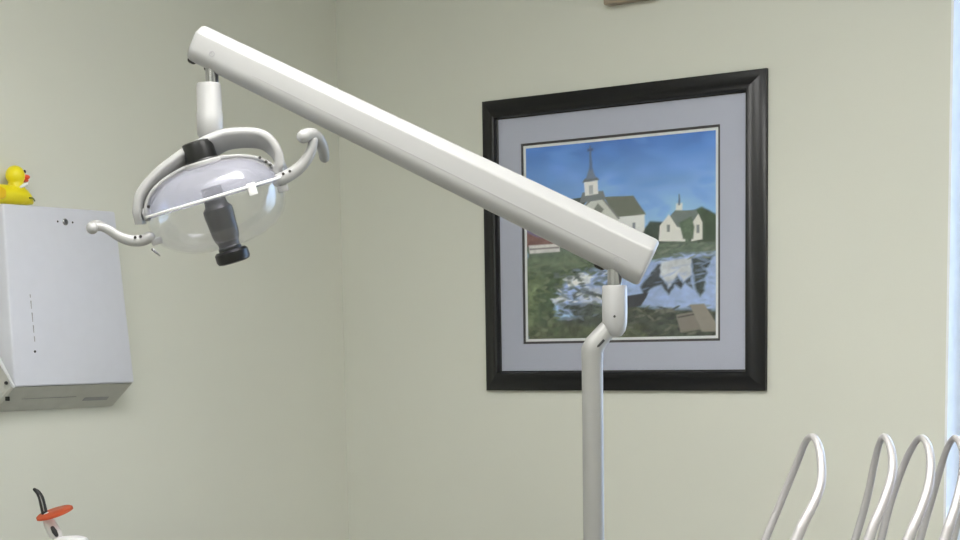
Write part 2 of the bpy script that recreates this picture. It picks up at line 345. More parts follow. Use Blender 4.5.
def vnoise(fx, fy, seed):
    r = np.random.default_rng(seed); gx = r.random((int(fy)+3, int(fx)+3)); X = uu*fx; Y = vv*fy
    i = X.astype(int); j = Y.astype(int); a = X-i; c = Y-j; a = a*a*(3-2*a); c = c*c*(3-2*c)
    return (gx[j, i]*(1-a)+gx[j, i+1]*a)*(1-c)+(gx[j+1, i]*(1-a)+gx[j+1, i+1]*a)*c
fine = (vnoise(46, 46, 1)+vnoise(90, 90, 2)*.7+vnoise(22, 22, 3)*.8)/2.5 - .5
big = (vnoise(5, 9, 4)+vnoise(11, 18, 5)*.6)/1.6 - .5
def L3(c): return np.array(lin(c)[:3])
sky_t = np.clip((vv-.45)/.55, 0, 1)[..., None]
img = L3((150, 190, 232))*(1-sky_t) + L3((66, 114, 190))*sky_t
img = img*(1+.35*big[..., None]) + (np.clip(big*2.2*(1-sky_t[..., 0])+.05, 0, 1)*.10)[..., None]*L3((215, 222, 232))
def sdist(poly, U, W):
    d = np.full(U.shape, 1e9); inside = np.zeros(U.shape, bool); n = len(poly)
    for i in range(n):
        ax, ay = poly[i]; bx, by = poly[(i+1) % n]; ex, ey = bx-ax, by-ay
        t = np.clip(((U-ax)*ex+(W-ay)*ey)/(ex*ex+ey*ey+1e-12), 0, 1)
        d = np.minimum(d, np.hypot(U-ax-t*ex, W-ay-t*ey))
        cr = (ay > W) != (by > W)
        inside ^= cr & (U < (bx-ax)*(W-ay)/((by-ay) if by != ay else 1e-9)+ax)
    return np.where(inside, -d, d)
KEEP = {L_[3][0] for L_ in LAYERS[SKY0:SKY1]} | {L_[3][0] for L_ in LAYERS[PL0:PL1]}
for col, soft, nz, poly in LAYERS:
    wob = soft*2.2
    dd = sdist(poly, uu+fine*wob*2, vv+big*wob)
    soft = soft*1.5
    al = np.clip(.5-dd/(2*soft), 0, 1)[..., None]
    c = L3(col)*(1+nz*4.5*fine[..., None]+nz*1.6*big[..., None])
    img = img*(1-al)+np.clip(c, 0, 1)*al
rs = np.random.default_rng(21)
def strokes(n, u0_, u1_, v0_, v1_, cols, lu, lv, op=1):
    global img
    for k in range(n):
        cu, cv = rs.uniform(u0_, u1_), rs.uniform(v0_, v1_); a_, b_ = rs.uniform(.5, 1)*lu, rs.uniform(.5, 1)*lv; an_ = rs.normal(0, .35)
        du_, dv_ = uu-cu, vv-cv; X_ = (du_*math.cos(an_)+dv_*math.sin(an_))/a_; Y_ = (-du_*math.sin(an_)+dv_*math.cos(an_))/b_
        al = (np.clip(1.3-X_*X_-Y_*Y_, 0, 1)*rs.uniform(.35, .9)*op)[..., None]; img = img*(1-al)+L3(cols[rs.integers(len(cols))])*al
strokes(90, .0, .20, .02, .36, [(58, 74, 50), (96, 110, 74), (74, 92, 60), (112, 122, 92)], .030, .014)
strokes(120, .16, .46, .10, .36, [(74, 86, 84), (96, 108, 118), (60, 72, 66), (110, 124, 146), (84, 96, 92), (92, 104, 92)], .030, .010)
strokes(16, .18, .46, .18, .34, [(208, 212, 216), (190, 198, 210)], .022, .007)
strokes(110, .42, 1.0, .0, .15, [(60, 66, 58), (88, 92, 74), (76, 82, 70), (104, 104, 92), (52, 56, 56)], .034, .009)
strokes(60, .62, 1.0, .38, .46, [(96, 110, 96), (118, 128, 112), (80, 94, 84)], .030, .008)
strokes(50, .62, 1.0, .16, .38, [(138, 162, 205), (116, 138, 176)], .040, .008, .6)
strokes(34, .84, 1.0, .46, .60, [(56, 70, 54), (74, 90, 66), (46, 58, 50)], .016, .016)
strokes(40, .0, .40, .32, .40, [(88, 104, 76), (104, 116, 90), (74, 88, 70)], .034, .008)
strokes(60, .0, 1.0, .55, 1.0, [(84, 132, 202), (104, 150, 212)], .09, .030, .35)
for col, soft, nz, poly in [L_ for L_ in LAYERS if L_[3][0] in KEEP]:
    al = np.clip(.5-sdist(poly, uu, vv)/(2*soft), 0, 1)[..., None]; img = img*(1-al)+np.clip(L3(col)*(1+nz*2*fine[..., None]), 0, 1)*al
lum = img.mean(-1, keepdims=True); k_ = (.16*np.clip((.52-vv)/.06, 0, 1))[..., None]
img = img*(1-k_)+lum*k_
img = np.clip(img*1.5+.006, 0, 1)
me = bpy.data.meshes.new('print')
X = (x0+(x1-x0)*uu).ravel(); Z = (z0+(z1-z0)*vv).ravel(); oo = pic.location
verts = np.stack([X-oo.x, np.full(X.shape, -.0066)-oo.y, Z-oo.z], 1)
ii = np.arange(NG*NG).reshape(NG, NG)
faces = np.stack([ii[:-1, :-1], ii[:-1, 1:], ii[1:, 1:], ii[1:, :-1]], -1).reshape(-1, 4)
me.from_pydata(verts.tolist(), [], faces.tolist())
at = me.color_attributes.new('paint', 'FLOAT_COLOR', 'POINT')
at.data.foreach_set('color', np.concatenate([img.reshape(-1, 3), np.ones((NG*NG, 1))], 1).astype(np.float32).ravel())
pm = bpy.data.materials.new('print_ink'); pm.use_nodes = True; N = pm.node_tree.nodes
an = N.new('ShaderNodeVertexColor'); an.layer_name = 'paint'; pm.node_tree.links.new(an.outputs['Color'], N['Principled BSDF'].inputs['Base Color'])
N['Principled BSDF'].inputs['Roughness'].default_value = .7; N['Principled BSDF'].inputs['Specular IOR Level'].default_value = .2
me.materials.append(pm); po = bpy.data.objects.new('print', me); C.objects.link(po); po.parent = pic
po['label'] = 'blue sky landscape print of a white barn, house and pond'
finish('print_margin', box(nb(), (AX0-.003, -.0064, AZ0-.003), (AX1+.003, -.0055, AZ1+.003)), PAPERW, pic, smooth=False)
finish('glass', box(nb(), (FX0+g, -.0125, FZ0+g), (FX1-g, -.0112, FZ1-g)), PGLASS, pic, smooth=False)

# small tan box high on the back wall
a = PY(603, 5, -.03); c = PY(655, .5, -.03)
t = thing('wall_box', V(((a.x+c.x)/2, 0, a.z)), 'tan wall box cut off by the top of the frame, above the picture', 'wall box')
finish('cover', box(nb(), (a.x, -.03, a.z), (c.x, -.0, a.z+.11), .004), TAN, t)
finish('button', box(nb(), ((a.x+c.x)/2-.02, -.033, a.z+.05), ((a.x+c.x)/2+.02, -.0295, a.z+.07), .001, 1), DARK, t)

# ------------------------------------------------------------------ paper towel dispenser on the left wall
DX = XL
dt = thing('paper_towel_dispenser', V((DX, -1.07, 1.273)), 'white metal paper towel dispenser on the left wall with keyhole lock', 'dispenser')
yl_t, yr_t, yl_b, yr_b = -1.229, -.899, -1.240, -.882
b = nb()
hexa(b, [(DX-.0006, yl_b, 1.330), (DX-.0006, yr_b, 1.330), (DX+.085, yr_b, 1.330), (DX+.085, yl_b, 1.330),
         (DX-.0006, yl_t, 1.734), (DX-.0006, yr_t, 1.734), (DX+.060, yr_t, 1.734), (DX+.060, yl_t, 1.734)], .005, 3)
finish('cover', b, DISP, dt)
b = nb()
hexa(b, [(DX-.0006, yl_b+.004, 1.273), (DX-.0006, yr_b-.004, 1.273), (DX+.010, yr_b-.004, 1.275), (DX+.010, yl_b+.004, 1.275),
         (DX-.0006, yl_b+.003, 1.335), (DX-.0006, yr_b-.003, 1.335), (DX+.080, yr_b-.003, 1.329), (DX+.080, yl_b+.003, 1.329)], .001, 1)
finish('underside', b, DISPB, dt)['label'] = 'grey sloping underside with towel slot'
def on_under(y, s): return V((DX+.010+.070*s, y, 1.275+.054*s))      # a point of the sloping underside
b = nb()
for (ya, yb, sa, sb) in ((-1.19, -1.03, .50, .42), (-1.00, -.925, .30, .36)):
    n = V((.054, 0, -.070)).normalized()*.0012
    q = [on_under(ya, sa), on_under(yb, sa), on_under(yb, sb+.07), on_under(ya, sb+.07)]
    hexa(b, [p-n*2 for p in q]+[p+n for p in q])
finish('towel_slot', b, FAINT, dt, smooth=False)
# front plane of the cover: x as a function of z
def fx(z): return DX+.085-.025*(z-1.33)/.401
lk = PX(65, 222, fx(1.71)); fn = V((1, 0, .062)).normalized()
b = nb(); lathe(b, [(0, .0035), (.006, .0035), (.008, .002), (.008, -.002), (0, -.002)], lk, fn, n=24)
lock = finish('lock', b, CHROME, dt)
b = nb(); box(b, lk+V((.0030, -.0012, -.004)), lk+V((.0045, .0012, .004)))
finish('keyhole', b, DOT, lock, smooth=False)
for s in (-.022, .022): finish('lock_mark', lathe(nb(), [(0, .001), (.0025, .001), (.0025, -.001), (0, -.001)], lk+V((0, s, 0)), fn, n=12), DOT, dt)
for k, (py_, ln) in enumerate(((296, 3), (305, 8), (318, 10), (329, 7), (339, 5))):
    z = PX(31, py_, fx(1.5)).z; q = PX(30.2+(py_-296)*.10, py_, fx(z)); h = ln/2/415
    b = nb(); box(b, q+V((-.002, -.0011, -h)), q+V((.0006, .0011, h)))
    finish('level_slot', b, FAINT, dt, smooth=False)
q = PX(35, 351.5, fx(1.4)); b = nb(); lathe(b, [(0, .0015), (.0028, .001), (.003, -.001), (0, -.001)], q, fn, n=14)
finish('rivet', b, DOT, dt)
# hinge plate at the lower left corner
b = nb()
A_ = [PX(-9, 341, DX+.088), PX(10.5, 387, DX+.088), PX(9, 391, DX+.088), PX(-6, 405, DX+.05), PX(-16, 405, DX+.05)]
vs = [b.verts.new(p) for p in A_]; vs2 = [b.verts.new(p+V((.004, -.001, 0))) for p in A_]
b.faces.new(vs); b.faces.new(vs2[::-1])
for i in range(5): b.faces.new((vs[i], vs2[i], vs2[(i+1) % 5], vs[(i+1) % 5]))
hp = finish('hinge_plate', b, DISPB, dt, smooth=False)
rimp = [PX(-14, 334, DX+.092), PX(0, 361, DX+.092), PX(13.5, 386.5, DX+.090)]
finish('hinge_rim', tube(nb(), rimp, [.0042, .0042, .0034], 12, None, True), TRIM, hp)
finish('hinge_foot', box(nb(), PX(5, 401, DX+.050)+V((0, 0, 0)), PX(10, 396.5, DX+.062), .001, 1), SLOT, hp)
b = nb(); lathe(b, [(0, .002), (.004, .0015), (.004, -.002), (0, -.002)], PX(6.2, 383, DX+.091), V((1, 0, 0)), n=14)
finish('hinge_screw', b, DOT, hp)

# rubber duck on top of the dispenser
TOPZ = 1.734
def dk(px, py_): return PX(px, py_, DX+.03)
hc = dk(15, 175.5); base = dk(10, 204)
dtk = thing('rubber_duck', V((DX+.031, base.y, TOPZ)), 'yellow rubber duck with red beak sitting on the towel dispenser', 'duck')
k = 1/405
b = nb(); yd = V((0, 1, 0)); xd = V((1, 0, 0)); zd = V((0, 0, 1))
by = lambda px: dk(px, 190).y
path = [V((DX+.031, by(px), TOPZ+h*k)) for px, h in ((-36, 16), (-26, 13), (-16, 11), (-4, 9.5), (8, 9.3), (19.5, 9.0), (26.5, 6.2), (31.5, 3.5))]
rad = [.004, .015, .0215, .0222, .0218, .0205, .014, .004]
sp = spline(path, 4); rr = lerp_list(rad, 4)
sweep(b, sp, circ(1, 22), xd, [(r*1.15, r*1.0) for r in rr])
for v in b.verts: v.co.z = max(v.co.z, TOPZ+.0005)
sphere(b, V((DX+.031, hc.y, hc.z)), .0217, (1, 1, 1.03))
tube(b, [V((DX+.031, hc.y, hc.z-.014)), V((DX+.031, hc.y+.002, hc.z-.032))], [.017, .020], 18, xd)
body = finish('body', b, DUCKY, dtk, sharp=60)
b = nb(); ck = dk(24.4, 178.3)
sphere(b, V((DX+.036, ck.y-.003, ck.z+.002)), .0098, (1.25, 1.1, .62)); sphere(b, V((DX+.035, ck.y-.004, ck.z-.0055)), .0088, (1.15, 1, .52))
finish('beak', b, DUCKR, dtk)
for dx_, s in ((.024, 1), (-.015, -1)):
    b = nb(); sphere(b, V((DX+.031+.0155*s, hc.y+.0145, hc.z+.0085)), .0034, (.6, 1, 1.2), seg=14); finish('eye', b, BLACK, dtk)
for s in (1, -1):
    b = nb(); sphere(b, V((DX+.031+.0215*s, by(-8), TOPZ+.0235)), .02, (.28, 1.2, .72)); finish('wing', b, DUCKW, dtk)['label'] = 'orange-yellow wing'
b = nb(); a0 = dk(15, 187.5); a1 = dk(21.2, 184.3)
tube(b, [V((DX+.050, a0.y, a0.z)), V((DX+.050, (a0.y+a1.y)/2, (a0.z+a1.z)/2)), V((DX+.049, a1.y, a1.z))], [.0028, .0042, .0030], 10, xd, True)
finish('neck_band', b, TRIM, dtk)['label'] = 'white neck band'
b = nb(); tube(b, spline([V((DX+.0535, by(22.5), TOPZ+.0172)), V((DX+.052, by(26), TOPZ+.0172)), V((DX+.046, by(29.5), TOPZ+.0125))], 4), .0018, 10, xd, True)
finish('breast_mark', b, OLIVE, dtk)

# ------------------------------------------------------------------ dental lamp
ZP = 2.70
foot = P(593.8, 540, ZP); foot = V((foot.x, foot.y, 0))
dl = thing('dental_lamp', foot, 'white dental examination lamp with long slanting arm on a grey pole', 'lamp')
def col(px, py_, Z): return P(px, py_, Z)
ptop = col(593.2, 352, ZP); pole_top = V((foot.x, foot.y, ptop.z))
b = nb(); tube(b, [V((foot.x, foot.y, .02)), V((foot.x, foot.y, 1.0)), pole_top], .0167, 32)
finish('pole', b, LAMPG, dl)
b = nb(); lathe(b, [(0, 0), (.19, 0), (.19, .012), (.18, .022), (.05, .034), (.03, .06), (.0, .06)], foot+V((0, 0, .0)), V((0, 0, 1)), n=48)
finish('base', b, LAMPG, dl)
# elbow from the pole to the socket
ZS = 2.66
s_top = col(614.6, 285.5, ZS); s_bot = col(614.6, 326, ZS)
ek = col(593.4, 347.5, ZP); ek = V((foot.x, foot.y, ek.z)); ee = col(612.5, 323, ZS+.014)
e = [pole_top-V((0, 0, .012)), pole_top, ek-V((0, 0, .004)), ek+(ee-ek)*.12, ek+(ee-ek)*.5, ee]
b = nb(); tube(b, e, [.0172, .0172, .0176, .0168, .0152, .0135], 24, V((1, 0, 0)))
finish('elbow', b, LAMPG, dl)
b = nb(); q0 = col(591, 352, 2.6500); q1 = col(598, 346, 2.6515); q2 = col(604, 340, 2.6535)
tube(b, [q0, q1, q2], [.0014, .0026, .0020], 8); finish('elbow_joint_gap', b, SLOT, dl)
sv = V((s_top.x, s_top.y, 0)); L_ = s_top.z-s_bot.z
b = nb(); lathe(b, [(0, -.018), (.010, -.016), (.0165, -.008), (.0192, .004), (.0198, .018), (.0198, L_-.003), (.0185, L_), (0, L_)], V((s_top.x, s_top.y, s_bot.z)), V((0, 0, 1)), n=36)
sock = finish('socket', b, LAMPW, dl)
b = nb(); lathe(b, [(0, .001), (.002, .001), (.002, -.001), (0, -.001)], col(614.5, 316.5, ZS-.0198), -fw, n=12); finish('set_screw', b, DOT, sock)
b = nb(); tube(b, [V((s_top.x, s_top.y, s_top.z-.01)), V((s_top.x, s_top.y, s_top.z+.05))], .0112, 28); finish('pivot_rod', b, CHROME, dl)
# slanting arm
ZL = 2.70; K = ZL/3.08
A0 = col(195.4, 42.2, ZL); B0 = col(649, 263.5, ZS-.005); ax = (B0-A0).normalized()
upv = (V((0, 0, 1))-ax*ax.z).normalized(); lat = ax.cross(upv).normalized()
if lat.dot(fw) > 0: lat = -lat                                       # lat points towards the room side of the arm
hh = .0385; wv = .028
pf = [(wv, -.022), (wv, hh*.52), (.006, hh), (-.006, hh), (-wv, hh*.52), (-wv, -.022), (-.012, -hh), (.012, -hh)]
pf = roundpoly(pf, [.009, .004, .006, .006, .004, .009, .010, .010], 4)
b = nb(); n_ = 30; path = []; sc = []
for t, s in ((0, .88), (.001, .925), (.0025, .96), (.005, .988), (.008, 1)):
    path.append(A0+ax*t); sc.append(s*.77)
Lx = (B0-A0).length
for i in range(1, n_): f_ = i/n_; path.append(A0+ax*(.008+(Lx-.016)*f_)); sc.append(.77+.23*f_)
for t, s in ((.008, 1), (.005, .988), (.0025, .96), (.001, .925), (0, .88)): path.append(B0-ax*t); sc.append(s)
rings = []
for p, s in zip(path, sc): rings.append([b.verts.new(p+lat*(x*s)+upv*(y*s)) for x, y in pf])
m_ = len(pf)
for i in range(len(rings)-1):
    for j in range(m_): b.faces.new((rings[i][j], rings[i][(j+1) % m_], rings[i+1][(j+1) % m_], rings[i+1][j]))
b.faces.new(rings[0][::-1]); b.faces.new(rings[-1])
arm = finish('arm', b, LAMPW, dl, sharp=50)
# seam line along the side, slots under the ends, screws
b = nb(); sa = A0+ax*(Lx*.14)+lat*(wv*.80)-upv*.009; sb_ = B0-ax*.03+lat*(wv*1.0)-upv*.012
tube(b, [sa, sb_], [.0004, .0005], 6); finish('seam', b, LAMPG, arm)
for c0, c1, r_ in ((A0+ax*.004-upv*(hh*.77-.0012), A0+ax*.010-upv*(hh*.77-.0012), .0045), (A0+ax*.034-upv*(hh*.78-.0012), A0+ax*.048-upv*(hh*.78-.0012), .0048),
                   (B0-ax*.072-upv*(hh*.98-.0014), B0-ax*.064-upv*(hh*.98-.0014), .0055), (B0-ax*.042-upv*(hh-.0014), B0-ax*.034-upv*(hh-.0014), .0055)):
    finish('pivot_slot', tube(nb(), [c0, c1], [r_, r_], 12, lat, True), SLOT, arm)
def screw(px, py_, Z, nrm, r, par, name='screw', m=None):
    b = nb(); lathe(b, [(0, .0006), (r*.6, .0006), (r, .0002), (r, -.002), (0, -.002)], col(px, py_, Z), nrm, n=16); return finish(name, b, m or DOT, par)
def on_side(px, py_):                                                # a point of the arm's near side
    d = ray(px, py_); o = A0+lat*(wv*.93); t = (o-CAM).dot(lat)/d.dot(lat); return CAM+d*t
for px, py_ in ((212, 54), (616.5, 260)):
    b = nb(); o = A0+lat*wv*(.78 if px < 400 else .995); d = ray(px, py_); t = (o-CAM).dot(lat)/d.dot(lat)
    lathe(b, [(.0032, .0008), (.0046, .0008), (.0046, -.003), (.0032, -.003)], CAM+d*t, lat, n=18, closed=True); finish('screw', b, FAINT, arm)
# hanging rod and neck at the far end
rp = col(211.5, 62, ZL); rb = col(211.5, 84, ZL); nbm = col(209.5, 137, ZL)
b = nb(); tube(b, [V((rp.x, rp.y, rb.z-.01)), V((rp.x, rp.y, rp.z+.03))], .0118*K, 28); finish('pivot_rod', b, CHROME, dl)
b = nb(); zz = V((0, 0, 1)); lo = nbm.z; hi = rb.z; mid = col(209.5, 112, ZL).z
lathe(b, [(0, lo-.006), (.018*K, lo-.006), (.0235*K, lo+.004), (.0240*K, mid-.002), (.0226*K, mid), (.0222*K, hi-.004), (.0205*K, hi), (0, hi)], V((nbm.x*.8+rp.x*.2, nbm.y*.8+rp.y*.2, 0)), zz, n=36)
neck = finish('neck', b, LAMPW, dl)

# lamp head: X to the image right along the rim, A up the head's own axis, D towards the room
HC = col(214, 198, ZL-.01); vd = (HC-CAM).normalized()
R_ = (rt-vd*rt.dot(vd)).normalized(); U_ = R_.cross(vd).normalized()
if U_.z < 0: U_ = -U_
th = math.radians(-16.3)                                             # the rim rises to the right
HX = R_*math.cos(-th)+U_*math.sin(-th); HA = U_*math.cos(-th)-R_*math.sin(-th); HD = -vd
def hl(x, d, a): return HC+HX*(x*K)+HD*(d*K)+HA*(a*K)
def kk(p): return [(r*K, a*K) for r, a in p]
SC = F/ZL
def hp_(px, py_, d=0):
    dx, dy = px-214, -(py_-198); return HC+(R_*dx+U_*dy)/SC+HD*(d*K)
b = nb()
dome = [(.121, .0), (.1175, .016), (.108, .031), (.092, .045), (.070, .0545), (.045, .060), (.020, .062)]
lathe(b, kk(dome+[(r-.003, a-.003) for r, a in dome[::-1]]), HC, HA, HX, 48, closed=True)
refl = finish('reflector', b, DOME, dl, sharp=70); refl['label'] = 'pale lavender glass reflector dome'
b = nb()
for s in (1,):
    pth = [hl(.1225*math.cos(t)*1.01, 0, .0665*math.sin(t)**.85 if math.sin(t) > 0 else 0) for t in np.linspace(0, math.pi, 41)]
    sweep(b, pth, kk(roundpoly([(-.013, -.0034), (.013, -.0034), (.013, .0034), (-.013, .0034)], .003, 3)), HD)
finish('dome_strap', b, LAMPW, dl)
b = nb(); lathe(b, kk([(.028, .057), (.035, .060), (.035, .065), (.031, .068), (.0, .068), (0, .057)]), HC, HA, HX, 36); finish('collar', b, LAMPW, dl)
b = nb(); lathe(b, kk([(0, .062), (.0305, .062), (.0305, .069), (.029, .071), (.0285, .095), (.0265, .102), (.021, .104), (0, .104)]), HC, HA, HX, 36)
finish('rear_cap', b, BLACK, dl)['label'] = 'black rear cap'
shp = [(.1265, .001), (.1275, -.018), (.1235, -.040), (.113, -.058), (.094, -.073), (.068, -.084), (.036, -.090)]
b = nb(); lathe(b, kk(shp+[(r-.0025, a+.0022) for r, a in shp[::-1]]), HC, HA, HX, 56, closed=True)
shl = finish('shield', b, SHIELD, dl, sharp=70); shl['label'] = 'clear plastic bowl shield'
b = nb(); lathe(b, kk([(.1262+.0022*math.cos(t), .0015+.0024*math.sin(t)) for t in np.linspace(0, 2*math.pi, 11)[:-1]]), HC, HA, HX, 64, closed=True)
finish('shield_rim', b, SHEDGE, shl)
b = nb(); hx = .068; hd = math.sqrt(.126**2-hx**2); c0 = hl(hx, hd, -.004)
box(b, V((-.008, -.004, -.011))*K, V((.008, .004, .011))*K, .002*K)
bmesh.ops.transform(b, matrix=Matrix((HX, HD, HA)).transposed().to_4x4(), verts=b.verts); bmesh.ops.translate(b, vec=c0, verts=b.verts)
finish('shield_clip', b, SHEDGE, shl)
# bulb housing and focus knob on the axis
b = nb()
lathe(b, kk([(0, .02), (.019, .02), (.0205, -.010), (.0215, -.014), (.0270, -.020), (.0275, -.030), (.0262, -.045), (.0248, -.066), (.0225, -.077), (.0195, -.082), (.0190, -.088), (.0215, -.091), (.0215, -.098), (0, -.098)]), HC, HA, HX, 36)
bh = finish('bulb_housing', b, DARK, dl); bh['label'] = 'charcoal bulb housing'
b = nb(); lathe(b, kk([(0, -.096), (.027, -.096), (.0310, -.100), (.0315, -.113), (.0290, -.118), (.022, -.120), (.020, -.1185), (0, -.1185)]), HC, HA, HX, 36)
finish('focus_knob', b, BLACK, bh)
# yoke
tl = math.radians(36)
yd_ = HD*math.cos(tl)+HA*math.sin(tl)
ypx = [(140, 220), (140, 209), (144.5, 194), (158, 177), (177, 162), (194, 151.5), (209, 145), (226, 137.5), (244, 135.5), (259, 136.5), (269, 142), (276.5, 152), (279.5, 164), (277, 171)]
yp = [hp_(x, y)-yd_*(.012*K) for x, y in ypx]; yp = spline(yp, 4)
ws = lerp_list([.85, 1.1, 1.1, 1, 1, 1.05, 1.2, 1.05, 1, 1, 1.05, 1.1, 1.1, 1.0], 4)
b = nb(); sweep(b, yp, roundpoly([(-.024, -.0070), (.024, -.0070), (.024, .0070), (-.024, .0070)], .0062, 3), yd_, [(w_*K, min(1.2, .7+.4*w_)*K*(1+.45*max(0, (i_/len(ws)-.80)/.2))) for i_, w_ in enumerate(ws)])
yoke = finish('yoke', b, LAMPW, dl, sharp=50)
for px, py_, s in ((147, 214, 1), (280, 170, -1)):
    b = nb(); c0 = hp_(px, py_, 0)
    lathe(b, kk([(0, -.006), (.010, -.006), (.012, -.003), (.012, .004), (.009, .007), (0, .007)]), c0, HX, n=24); finish('pivot_knuckle', b, LAMPW, yoke)
for px, py_ in ((150, 206.5), (260, 159), (266, 163), (270, 166)):
    b = nb(); lathe(b, kk([(0, .001), (.0028, .001), (.0028, -.002), (0, -.002)]), hp_(px, py_, .0265), HD, n=12); finish('screw', b, DOT, yoke)
# side handles
def handle(pts, rad, dots, hook, hrad, clip):
    p = spline([hp_(x, y, d) for x, y, d in pts], 6)
    b = nb(); tube(b, p, lerp_list([r*K for r in rad], 6), 18, HD, True)
    h = finish('handle', b, LAMPW, dl)
    b = nb(); tube(b, spline([hp_(x, y, d) for x, y, d in hook], 6), lerp_list([r*K for r in hrad], 6), 16, HD, True); finish('grip', b, LAMPW, h)
    for x, y, d in dots:
        b = nb(); lathe(b, kk([(0, .001), (.0026, .001), (.0026, -.002), (0, -.002)]), hp_(x, y, d), HD, n=12); finish('screw', b, DOT, h)
    b = nb(); x, y, d = clip; c0 = hp_(x, y, d)
    box(b, V((-.010, -.006, -.006))*K, V((.010, .006, .006))*K, .002*K); bmesh.ops.transform(b, matrix=Matrix((HX, HD, HA)).transposed().to_4x4(), verts=b.verts); bmesh.ops.translate(b, vec=c0, verts=b.verts)
    finish('handle_bracket', b, LAMPW, h)
handle([(150, 236, .02), (142, 239, .02), (131, 239, .02), (120, 235, .02), (111, 229, .02), (104, 226, .02), (99, 226, .02)], [.0100, .0105, .0100, .0090, .0082, .0078, .0074],
       [(136, 236, .0303), (141.5, 235, .0303)], [(95, 227, .026), (95, 226, .012), (99, 224, -.008), (106, 228, -.028)], [.0108, .0105, .0088, .007], (157, 240, .02))
handle([(277, 181, .02), (286, 177, .02), (297, 170, .02), (305.5, 161, .02), (311, 151, .02), (313, 142, .02)], [.0115, .0117, .0112, .0102, .0092, .0084],
       [(282.5, 174.5, .0312), (289, 172, .0308)], [(303, 138.5, .030), (307, 136.8, .024), (313.5, 136.6, .014), (319.5, 141, .002), (323.5, 149, -.012), (325.5, 158, -.026)], [.0122, .0120, .0116, .011, .0104, .0094], (282, 189, .02))
b = nb(); tube(b, [hp_(152, 248, .02), hp_(159, 254, .018)], [.002, .0012], 8, None, True); finish('spring_clip', b, CHROME, dl)

# ------------------------------------------------------------------ worktop with the curing light (lower left)
ZC = 3.4
cb = P(60, 545, ZC)
CX0, CX1, CY0, CY1, CZ = XL+.002, XL+.66, -2.5, -.75, .88
cab = thing('base_cabinet', V(((CX0+CX1)/2, (CY0+CY1)/2, 0)), 'white base cabinet under the worktop along the left wall', 'cabinet')
finish('carcass', box(nb(), (CX0+.012, CY0, .08), (CX1-.03, CY1, CZ-.04), .003, 1), CABW, cab)
finish('plinth', box(nb(), (CX0+.02, CY0+.02, 0), (CX1-.09, CY1-.02, .08)), DARK, cab, smooth=False)
for i in range(3):
    y0 = CY0+.01+i*.58; d = finish('door', box(nb(), (CX1-.030, y0, .10), (CX1-.012, y0+.57, CZ-.05), .003, 1), CABW, cab)
    b = nb(); tube(b, [V((CX1-.002, y0+.06, .6)), V((CX1-.002, y0+.06, .76))], .005, 10); finish('handle', b, CHROME, d)
tag(finish('worktop', box(nb(), (CX0, CY0-.01, CZ-.04), (CX1+.01, CY1+.01, CZ), .005), TOP), 'grey worktop below the towel dispenser', 'worktop')
hb = P(72, 536.0, ZC); z_h = hb.z
cbase = P(71, 545, ZC)
ch = thing('charging_stand', V((cbase.x, cbase.y, CZ)), 'white rounded charging stand at the bottom edge holding the curing light', 'stand')
b = nb(); lathe(b, [(0, 0), (.062, 0), (.064, .006), (.060, .012), (.040, .030), (.034, z_h-CZ-.03), (.036, z_h-CZ-.012), (.032, z_h-CZ-.004), (.022, z_h-CZ-.001), (.0, z_h-CZ)], V((cbase.x, cbase.y, CZ)), zz, n=36)
finish('stand_body', b, TRIM, ch)
b = nb(); lathe(b, [(0, .001), (.0645, .001), (.0645, .004), (0, .004)], V((cbase.x, cbase.y, CZ)), zz, n=36); finish('foot_ring', b, DARK, ch)
cl = thing('curing_light', P(60, 536, ZC), 'dental curing light with black curved tip and round orange eye shield', 'curing light')
def c_(px, py_, dz=0): return P(px, py_, ZC+dz)
sc_ = F/ZC
b = nb(); tube(b, spline([c_(34.5, 489.5), c_(38, 492.5), c_(41, 498), c_(43, 506), c_(45, 515)], 5), lerp_list([.0035, .0052, .0062, .0066, .0068], 5), 16, fw, True)
tip = finish('light_guide', b, BLACK, cl); tip['label'] = 'black curved light guide'
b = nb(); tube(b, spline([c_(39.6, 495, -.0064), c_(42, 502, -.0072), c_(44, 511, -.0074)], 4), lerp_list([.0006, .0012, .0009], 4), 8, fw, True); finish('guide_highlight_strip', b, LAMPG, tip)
sx = (c_(72.5, 507.5)-c_(36.5, 518)); sxn = sx.normalized(); R2 = sx.length/2; cen = c_(54.5, 512.5)
axn = (up*.93+rt*.17-fw*.10).normalized(); axn = (axn-sxn*axn.dot(sxn)).normalized()
axn = (axn*math.cos(.16)-fw*math.sin(.16)).normalized(); axn = (axn-sxn*axn.dot(sxn)).normalized()
b = nb(); lathe(b, [(0, .0035), (R2*.9, .0035), (R2, .001), (R2, -.0035), (R2*.9, -.0045), (0, -.0045)], cen, axn, sxn, 40)
finish('eye_shield', b, ORANGE, cl)['label'] = 'orange oval eye shield'
b = nb(); tube(b, [c_(47, 517), c_(50, 524), c_(53, 529.5), c_(55.5, 534), c_(56.2, 535.2)], [.010, .0125, .0135, .0135, .012], 20, fw, True)
bod = finish('body', b, CABW, cl)
b = nb(); tube(b, [c_(52.5, 528, -.0135), c_(54.5, 531.5, -.0138), c_(56.5, 535, -.014)], [.0042, .0055, .0042], 12, fw, True); finish('trigger_button', b, BLACK, bod)

